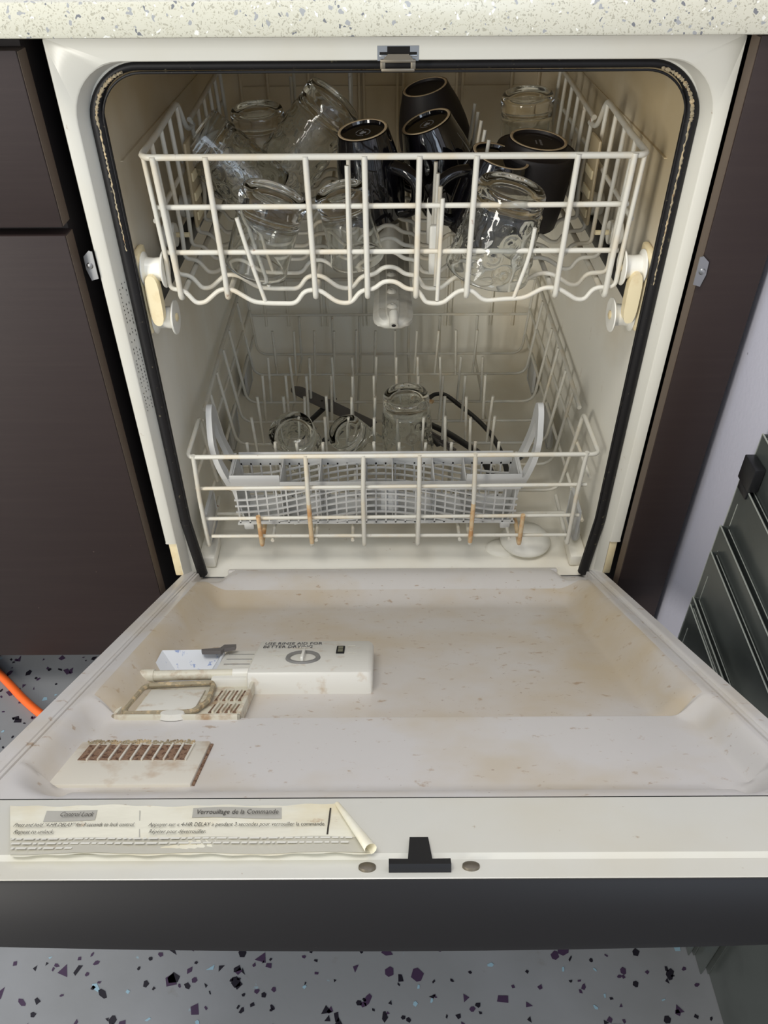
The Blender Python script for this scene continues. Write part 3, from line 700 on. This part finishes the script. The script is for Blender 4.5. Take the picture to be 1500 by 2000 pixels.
# ------------------------------------------------------------------ lower rack
lr = thing('lower_rack', 'lower dish rack of white coated wire with cutlery basket at its front', 'dish rack', (0, .25, .245))
lw = .0025
SY = [.136, .200, .258, .322, .382, .476]
ZB = .2660
for i, y in enumerate(SY):
    zt = .398+.012*(y-.136)/.34
    wire('cross_wire', [(-.2560, y-.012, zt), (-.2440, y, ZB), (.2440, y, ZB), (.2560, y-.012, zt)], lw, lr, fr=.020)
wire('cross_wire', [(-.2560, .548, .412), (-.2460, .548, .268), (.2460, .548, .268), (.2560, .548, .412)], lw, lr, fr=.020)
for y in (.038, .086): wire('cross_wire', [(-.248, y, ZB-.0005), (.244, y, ZB-.0015)], lw, lr, fr=0)
for x in (-.165, -.105, -.055, .035, .092, .160):
    wire('floor_wire', [(x, .034, ZB-.006), (x, .548, ZB-.006), (x, .556, .34)], lw, lr, fr=.01)
# front
wire('top_rail', [(.2485, .136, .300), (.2560, .120, .408), (.2590, .034, .4030), (-.2590, .034, .4015), (-.2560, .112, .410), (-.2485, .118, .300)], .0030, lr, fr=.009)
for z0, z1, x0, x1 in ((.348, .3515, -.2575, .2525), (.2965, .2995, -.2555, .2505)):
    wire('front_rail', [(x0, .0385, z0), (x1, .0385, z1)], lw, lr, fr=0)
for x, xb, z, mt in ((-.251, -.2535, .4045, 'rusty'), (-.110, -.111, .404, 'wire'), (-.037, -.039, .404, 'wire'), (.0335, .0345, .4045, 'wire'), (.1035, .1065, .4055, 'wire'), (.2435, .2405, .4065, 'wire')):
    zb = .2515; zm = .335
    u = wire('front_upright', [(x, .0335, z), (xb, .0335, zm), (xb, .0335, zb), (xb, .05, zb+.003), (xb, .130, ZB-.006)], .0030, lr, fr=.004)
    if abs(x) < .2: wire('rusted_upright', [(xb, .03345, .325), (xb, .03345, .2565)], .00308, lr, 'rusty' if x in (-.110, .1035) else 'wire', fr=0)
for x in (-.180, .1742): wire('front_upright', [(x, .0335, .3045), (x, .0335, .2515), (x, .05, .2555), (x, .130, ZB-.006)], .0031, lr, 'rusty', fr=.004)
for s in (-1, 1):
    wire('side_rail', [(s*.2575, .150, .3985), (s*.2600, .30, .4035), (s*.2585, .548, .412)], .0032, lr, fr=.01)
    wire('side_rail', [(s*.2580, .048, .3560), (s*.2550, .20, .3560), (s*.2520, .548, .356)], lw, lr, fr=.01)
    wire('side_rail', [(s*.2590, .046, .2830), (s*.2530, .12, .2960), (s*.2500, .548, .306)], lw, lr, fr=.01)
    # rack wheel skirts along the sides
    for y in (.075, .30, .47):
        x0, x1 = sorted((s*.2525, s*.2560)); sk = obj('wheel_bracket', B().box(x0, x1, y-.028, y+.028, .2440, .2980, .004), 'plastic', lr)
        obj('rack_wheel', B().lathe([(.003, -.003), (.017, -.003), (.018, 0), (.017, .003), (.003, .003)], 20, T=lambda v, s=s, y=y: Vector((s*(.2605+v.z), y+v.x, .2440+v.y))), 'plastic', lr, 45)
wire('rear_rail', [(-.2585, .552, .412), (.2585, .552, .412)], .0032, lr, fr=0); wire('rear_rail', [(-.25, .552, .345), (.25, .552, .345)], lw, lr, fr=0)
TX = [-.203, -.166, -.133, -.097, -.061, -.025, .010, .045, .082, .116, .152]
first = wire('tine', [(0, .136, ZB), (0, .136, ZB+.086)], .0023, lr, 'tine', fr=0, n=7)
first.location.x = TX[0]; POS[first.name].x = TX[0]
for y in SY:
    for x in TX:
        if y == SY[0] and x == TX[0]: continue
        if y == SY[0] and x == -.061: continue
        jx, jy = R.uniform(-.002, .002), R.uniform(-.0015, .0015)
        c = dup(first, (x-TX[0]+jx, y-.136+jy, 0)); c.rotation_euler = (R.uniform(-.03, .03), R.uniform(-.05, .05), 0)
# ------------------------------------------------------------------ cutlery basket
cb = thing('cutlery_basket', 'long grey plastic cutlery basket with loop handles in the lower rack', 'basket', (-.02, .09, .2705))
XL, XR, YF, YB, ZR, ZBm = -.2165, .1715, .058, .118, .3340, .2705
def bx(*a, bv=.0008): return B().box(*a, bv)
# tapering side frame
def side(x, dx):
    return B().prism([(YF, ZR+.014), (YB, ZR+.014), (YB-.004, ZBm), (YF+.004, ZBm)], 0, .0035, T=lambda v: Vector((x+v.z*(1 if dx > 0 else -1)+dx*(ZR-v.y), v.x, v.y)))
obj('end_wall', side(XL, .16), 'plastic', cb, None); obj('end_wall', side(XR, -.16), 'plastic', cb, None)
obj('rim_lip', bx(XL, XR, YF-.003, YF, ZR-.0035, ZR+.0015), 'plastic', cb)
obj('rim_band', bx(XL, -.150, YF, YF+.002, ZR, ZR+.0195), 'plastic', cb); obj('rim_band', bx(-.1505, .0985, YF, YF+.002, ZR, ZR+.0085), 'plastic', cb); obj('rim_band', bx(.098, XR, YF, YF+.002, ZR, ZR+.0195), 'plastic', cb)
obj('back_rim', bx(XL+.004, XR-.004, YB-.002, YB, ZR-.006, ZR+.016), 'plastic', cb)
obj('basket_floor', bx(XL+.012, XR-.012, YF+.006, YB-.006, ZBm, ZBm+.002), 'plastic', cb)
for x in (-.150, -.098, -.0365, 0.0, .0555, .098):
    obj('divider', bx(x-.0008, x+.0008, YF+.002, YB-.002, ZBm+.004, ZR+.010), 'plastic', cb)
def lattice(y, yin, name):
    b = B(); n = 28
    for k in range(n+1):
        x = XL+.006+(XR-XL-.012)*k/n
        if -.012 < x < .012 and y < .08: pass
        b.box(x-.0011, x+.0011, y, y+.0022, ZBm+.001, ZR-.002)
    for r in range(7):
        pts = []
        for k in range(60):
            x = XL+.002+(XR-XL-.004)*k/59
            z = ZBm+.002+(ZR-ZBm)*r/6.0+.016*math.cos((x+.02)*16.5)-.008
            pts.append((x, y+.0006, z))
        for p, q in zip(pts, pts[1:]):
            z0, z1 = p[2], q[2]
            if min(z0, z1) < ZBm-.001 or max(z0, z1) > ZR-.001: continue
            b.add([(p[0], y-.0003, z0-.0012), (q[0], y-.0003, z1-.0012), (q[0], y-.0003, z1+.0012), (p[0], y-.0003, z0+.0012), (p[0], y+.0020, z0-.0012), (q[0], y+.0020, z1-.0012), (q[0], y+.0020, z1+.0012), (p[0], y+.0020, z0+.0012)], [(0, 1, 2, 3), (7, 6, 5, 4), (3, 2, 6, 7), (1, 0, 4, 5)])
    b.box(XL+.003, XR-.003, y, y+.003, ZBm-.001, ZBm+.003)
    return tag(obj(name, b, 'plastic', cb, None), kind='stuff')
lattice(YF, 0, 'front_lattice'); lattice(YB-.002, 0, 'back_lattice')
obj('inner_plate', bx(-.016, .008, YF+.003, YF+.0045, ZBm+.02, ZR), 'plastic', cb)
for x in (XL+.010, XR-.022): obj('basket_foot', bx(x, x+.014, YF-.001, YF+.012, ZBm-.0145+.004, ZBm+.001, bv=.002), 'plastic', cb)
for s, xb in ((-1, XL), (1, XR)):
    o2 = fillet([(YF+.001, ZR-.003), (YF-.002, ZR+.030), (YF+.001, ZR+.070), (YF+.014, ZR+.105), (YF+.026, ZR+.113), (YF+.040, ZR+.102), (YF+.053, ZR+.060), (YB-.002, ZR+.010), (YB-.002, ZR-.003)], .03) if False else None
    outer = [(.059, .331), (.0565, .360), (.0575, .385), (.063, .412), (.072, .436), (.082, .4455), (.092, .443), (.101, .430), (.110, .400), (.115, .365), (.116, .331)]
    inner = [(.070, .345), (.0665, .365), (.0675, .388), (.073, .410), (.080, .4265), (.085, .429), (.090, .424), (.096, .408), (.102, .382), (.104, .358), (.102, .345)]
    outer = [Vector((a, c, 0)) for a, c in outer]; inner = [Vector((a, c, 0)) for a, c in inner]
    def X(v, e, s=s, xb=xb): return Vector((xb+s*(.017*math.sin(min(1, (v.y-.331)/.09)*PI*.55))+e, v.x, v.y))
    cen = Vector((.086, .387, 0)); inner = [cen+(p-cen)*.80 for p in inner]
    so, si = smooth_path(outer, 3), smooth_path(inner, 3)
    b = B(); b.strips([[X(p, -.0036) for p in so], [X(p, -.0036) for p in si], [X(p, .0036) for p in si], [X(p, .0036) for p in so], [X(p, -.0036) for p in so]])
    b.box(*sorted((xb-.003, xb+.003)), .059, .116, .330, .3455)
    obj('handle', b, 'plastic', cb, 50)

# ------------------------------------------------------------------ glasses and mugs
def axisM(base, mouth):
    """matrix: local z from mouth (0) to base; returns matrix and length"""
    b_, m_ = Vector(base), Vector(mouth); d = b_-m_; L = d.length
    q = Vector((0, 0, 1)).rotation_difference(d.normalized()); mt = q.to_matrix().to_4x4(); mt.translation = m_; return mt, L
def ip(tab, z):
    for (z0, r0), (z1, r1) in zip(tab, tab[1:]):
        if z <= z1: return r0+(r1-r0)*(z-z0)/(z1-z0)
    return tab[-1][1]
def tumbler(label, base, mouth, rb, rm, dimple=False, slab=.016, bulge=0, th=.0019, group='drinking glasses in the upper rack', spin=0., waist=None):
    mt, L = axisM(base, mouth); prof = []; kinds = []
    n = 34
    def ro(z):
        t = z/L
        r = rm+(rb-rm)*t
        if waist and z > L-slab: r += waist*math.sin(PI*min(1, (z-(L-slab))/slab))
        return r
    prof.append((rm-th*.5, -.0006)); kinds.append(0)
    for k in range(n+1):
        z = L*k/n; r = ro(z)
        if z > L-.0025: r -= .0013*((z-(L-.0025))/.0025)**2
        prof.append((r, z)); kinds.append(1)
    prof += [(rb-.0070, L), (rb-.0090, L-.0009), (rb*.4, L-.0012), (0.0, L-.0012)]; kinds += [0]*4
    zi = L-slab
    prof += [(0.0, zi), (ro(zi)*.6, zi), (ro(zi)*.78, zi-.0022), (ro(zi-.012)-th, zi-.012)]; kinds += [0]*4
    for k in range(9): 
        z = (zi-.014)*(1-k/8); prof.append((ro(z)-th, z)); kinds.append(0)
    prof.append((rm-th*.5, -.0006)); kinds.append(0)
    N = 96 if dimple else 48
    def disp(i, a):
        if not dimple or kinds[i] != 1: return 0
        z = prof[i][1]
        if z > L-slab-.002 or z < .010: return 0
        rowh = .0165; row = int((z-.010)/rowh); zc = .010+rowh*(row+.5); nn = 9
        if zc+.006 > L-slab: return 0
        off = (row % 2)*.5; st = 2*PI/nn; kk = round(a/st-off); da = (a-(kk+off)*st)
        d = math.hypot(da*ro(z), z-zc)/.0078
        return .0016*(1-d*d)**2 if d < 1 and False else (.0014*math.exp(-((d-.72)/.22)**2) if d < 1.4 else 0)
    b = B().lathe(prof, N, disp=disp)
    o = obj('drinking_glass', b, 'glass', None, 60, local=True)
    o.matrix_world = mt @ Matrix.Rotation(spin, 4, 'Z')
    tag(o, label, 'glass', group); return o
tumbler('dimpled tumbler leaning to the left side of the upper rack, thick base up', (-.2300, .2229, .7310), (-.1520, .2297, .6560), .0362, .0385, True, .018)
tumbler('dimpled tumbler tipped to the right, highest of the glasses on the left of the rack', (-.0698, .3165, .7485), (-.1470, .3239, .6530), .0369, .0400, True, .019, waist=.001)
tumbler('plain upside-down tumbler at the back left, between the two dimpled glasses', (-.1815, .3971, .7201), (-.1795, .4100, .6240), .0350, .0370, False, .019, waist=.0012)
tumbler('plain glass with a heavy flared base, leaning left behind the front rail at left', (-.1253, .0870, .7071), (-.1545, .0885, .6240), .0345, .0350, False, .020, waist=.002)
tumbler('small plain glass with a bulging base, beside the glossy mug at the rack centre', (-.0572, .1034, .7045), (-.0403, .1143, .6240), .0265, .0312, False, .018, waist=.003)
tumbler('plain upside-down tumbler at the back right of the upper rack, behind the matte mug', (.1907, .4365, .7282), (.1990, .4500, .6240), .0350, .0385, False, .019, waist=.0015)
tumbler('dimpled tumbler at the front right of the upper rack, in front of the black mugs', (.1237, .0693, .7178), (.1054, .0790, .6255), .0357, .0472, True, .012, waist=.0006)
gl = 'drinking glasses in the lower rack'
tumbler('leftmost glass of the lower rack, clear with its base turned to the front', (-.1445, .1678, .3505), (-.1330, .2050, .2790), .0335, .0345, True, .012, group=gl)
tumbler('small glass in the middle of the three in the lower rack, tipped to the left', (-.0693, .1845, .3388), (-.0340, .2160, .2790), .0278, .0314, False, .014, group=gl)
tumbler('upright dimpled tumbler in the lower rack, upside down beside the black utensils', (.0214, .2253, .3756), (.0255, .2292, .2700), .0330, .0400, True, .016, group=gl, waist=.0006)

def mug(label, base, mouth, tab, mat, foot_r, handle=None, mark=None, dips=0, group='dark mugs in the upper rack'):
    """tab: (t, radius) from mouth 0 to base 1"""
    mt, L = axisM(base, mouth)
    t = bpy.data.objects.new('mug', None); COL.objects.link(t); t.empty_display_size = .03; t.matrix_world = mt; tag(t, label, 'mug', group); POS[t.name] = Vector(mouth)
    P = smooth_path([(r, tt*L, 0) for tt, r in tab], 6); outer = [(p.x, p.y) for p in P]
    prof = [(outer[0][0]-.0030, .0)]+[(outer[0][0]-.0010, -.0006)]+outer+[(foot_r+.0018, L-.0012), (foot_r+.0010, L), (foot_r-.0030, L), (foot_r-.0040, L-.0030), (foot_r*.5, L-.0036), (0, L-.0036)]
    prof += [(0, L-.009), (foot_r*.8, L-.009)]+[(max(r-.004, .003), z) for r, z in outer[::-1] if z < L-.014]+[(outer[0][0]-.0030, .0)]
    obj('mug_body', B().lathe(prof, 56), mat, t, 50, local=True)
    obj('foot_ring', B().lathe([(foot_r+.0012, L-.0006), (foot_r+.0006, L+.0004), (foot_r-.0022, L+.0004), (foot_r-.0034, L-.0012)], 56), 'clay', t, 60, local=True)
    if handle is not None:
        ang, z0, z1, out, r = handle
        ra, rb_ = ip([(zz, rr) for rr, zz in outer], z0)-.002, ip([(zz, rr) for rr, zz in outer], z1)-.002
        pts = [(ra, z0), (ra+out*.55, z0-.004), (ra+out*.95, z0+(z1-z0)*.25), (max(ra, rb_)+out, z0+(z1-z0)*.5), (rb_+out*.85, z0+(z1-z0)*.78), (rb_+out*.40, z1+.002), (rb_, z1)]
        b = B().tube(smooth_path([(x*math.cos(ang), x*math.sin(ang), z) for x, z in pts], 6), [r]*37, 12)
        # flatten the strap
        obj('handle', b, mat, t, 60, local=True)
    if mark == 'round':
        b = B()
        for k in range(26):
            a = 2*PI*k/26
            if k % 7 == 6: continue
            c, s = math.cos(a), math.sin(a); r0 = .0078; r1 = .0092; a2 = a+.13; c2, s2 = math.cos(a2), math.sin(a2)
            b.add([(r0*c, r0*s, L-.0033), (r1*c, r1*s, L-.0033), (r1*c2, r1*s2, L-.0033), (r0*c2, r0*s2, L-.0033)], [(0, 1, 2, 3)])
        b.prism([(-.004, -.003), (-.001, -.0036), (.001, -.0018), (.0032, -.003), (.004, .001), (.0014, .0012), (.001, .004), (-.0016, .0036), (-.002, .001), (-.0042, .0006)], L-.0034, L-.0032)
        obj('base_mark', b, 'mark', t, None, local=True)
    if mark == 'text':
        b = B()
        for r0, a0, a1 in ((.0245, .5, 2.3), (.0225, .6, 2.1), (.0245, 3.5, 5.4), (.0225, 3.7, 5.2)):
            a = a0
            while a < a1:
                w_ = R.uniform(.03, .06); c, s, c2, s2 = math.cos(a), math.sin(a), math.cos(a+w_), math.sin(a+w_); r1 = r0+.0012
                b.add([(r0*c, r0*s, L-.0033), (r1*c, r1*s, L-.0033), (r1*c2, r1*s2, L-.0033), (r0*c2, r0*s2, L-.0033)], [(0, 1, 2, 3)]); a += w_+.03
        for ln, (h0, h1, half) in enumerate(((.0020, .0048, .0085), (-.0030, -.0012, .0060))):
            x = -half
            while x < half:
                l = R.uniform(.0007, .0016); b.add([(h0, x, L-.0033), (h1, x, L-.0033), (h1, x+l, L-.0033), (h0, x+l, L-.0033)], [(0, 1, 2, 3)]); x += l+.0005
        obj('base_mark', b, 'mark', t, None, local=True)
    return t
body = [(0, .0405), (.15, .0425), (.45, .0425), (.75, .0372), (.93, .0318), (1, .0300)]
mug('glossy black mug upside down at the rack centre, round stamp on its base', (-.0346, .2337, .7329), (-.0200, .2490, .6320), [(0, .0380), (.3, .0405), (.6, .0385), (.85, .0335), (1, .0300)], 'gloss', .0290, (-.55, .062, .006, .030, .0085), 'round')
mug('tall matte dark mug at the back, barrel shaped and highest of the mugs', (.0473, .4251, .7401), (.0760, .4420, .6220), [(0, .0430), (.25, .0500), (.5, .0500), (.75, .0430), (.93, .0345), (1, .0315)], 'matteblack', .0300)
mug('glossy black mug leaning right in front of the tall matte mug', (.0430, .2877, .7287), (.0800, .3010, .6270), [(0, .0400), (.3, .0445), (.6, .0430), (.85, .0360), (1, .0315)], 'gloss', .0305, (2.6, .070, .02, .028, .0066), 'round')
mug('glossy dark mug with its handle to the left, behind the front dimpled tumbler', (.1264, .1927, .7141), (.1050, .2033, .6260), [(0, .0390), (.3, .0415), (.7, .0400), (.9, .0365), (1, .0345)], 'gloss', .0332, (3.55, .072, .010, .034, .0072))
mug('wide matte black mug at right, base stamped with fine grey print', (.1746, .2305, .7219), (.1650, .2400, .6240), [(0, .0440), (.3, .0470), (.7, .0480), (.885, .0478), (.90, .0440), (.93, .0370), (1, .0345)], 'matteblack', .0335, None, 'text')

# ------------------------------------------------------------------ utensils lying in the lower rack
def strap(name, pts, wd, th, parent, mat, up=(0, 0, 1)):
    """flat bar along a path; wd may vary"""
    P = smooth_path(pts, 5); n = len(P); b = B(); rows = []; u = Vector(up)
    for i, p in enumerate(P):
        t = (P[min(i+1, n-1)]-P[max(i-1, 0)]).normalized(); sd = t.cross(u).normalized(); nn = sd.cross(t).normalized()
        f = i/(n-1); w_ = wd(f) if callable(wd) else wd
        rows.append([p+sd*w_*c1+nn*th*c2 for c1, c2 in ((-.5, -.25), (-.35, -.5), (.35, -.5), (.5, -.25), (.5, .25), (.35, .5), (-.35, .5), (-.5, .25))])
    b.strips(rows, closed=True); b.f.append(tuple(range(8))[::-1]); b.f.append(tuple(len(b.v)-8+i for i in range(8)))
    return obj(name, b, mat, parent, 40)
zu = .2722
t = thing('grey_utensil', 'flat grey round-ended utensil lying at the back left of the lower rack', 'utensil', (-.09, .35, zu))
strap('handle', [(-.1690, .4190, zu), (-.1400, .3930, zu), (-.0900, .3500, zu), (-.0300, .2990, zu+.001)], lambda f: .0215*min(1, (.25+f*9)**.5) if f < .1 else .0225+.004*math.sin(f*3), .004, t, 'grey')
obj('hang_hole', B().lathe([(0, .0003), (.0022, .0003)], 14, T=lambda v: Vector((-.1160+v.x, .3725+v.y, zu+.0021+v.z))), 'hole', t, None)
t = thing('black_utensil', 'slim black bar-handled utensil crossing under the grey one in the lower rack', 'utensil', (-.11, .33, zu+.004))
strap('handle', [(-.0960, .3900, zu-.0035), (-.1180, .3480, zu-.0035), (-.1480, .2900, zu-.0035)], .0095, .0045, t, 'black')
strap('blade', [(-.0850, .2900, zu+.001), (-.1000, .2640, zu+.001), (-.1180, .2340, zu+.001)], .0110, .003, t, 'black')
t = thing('pasta_fork', 'long black curved utensil handle with a rusty tip, right side of the lower rack', 'utensil', (.12, .28, zu))
strap('handle', [(.0620, .3760, zu), (.0760, .3900, zu+.003), (.0940, .3880, zu+.003), (.1160, .3580, zu+.001), (.1420, .3150, zu), (.1620, .2640, zu), (.1720, .2020, zu), (.1730, .150, zu-.001)], .0080, .0045, t, 'black')
strap('rusty_tip', [(.0560, .3680, zu), (.0640, .3740, zu), (.0720, .3700, zu)], .009, .004, t, 'rusty')
t = thing('slotted_turner', 'black slotted turner lying beside the upright tumbler in the lower rack', 'utensil', (.10, .25, zu+.002))
b = B(); q = [(.058, .300), (.096, .268), (.088, .222), (.050, .246)]
strap('edge_bar', [(.055, .304, zu+.003), (.085, .278, zu+.003), (.112, .246, zu+.003), (.138, .208, zu+.003), (.150, .150, zu+.002)], .0125, .004, t, 'black')
for k in range(4):
    o_ = k*.0135; strap('blade_bar', [(.052+o_*.55, .290-o_, zu+.001), (.084+o_*.55, .255-o_, zu+.001)], .0072, .0025, t, 'grey')
strap('blade_end', [(.050, .296, zu+.001), (.074, .240, zu+.001)], .007, .0028, t, 'black')
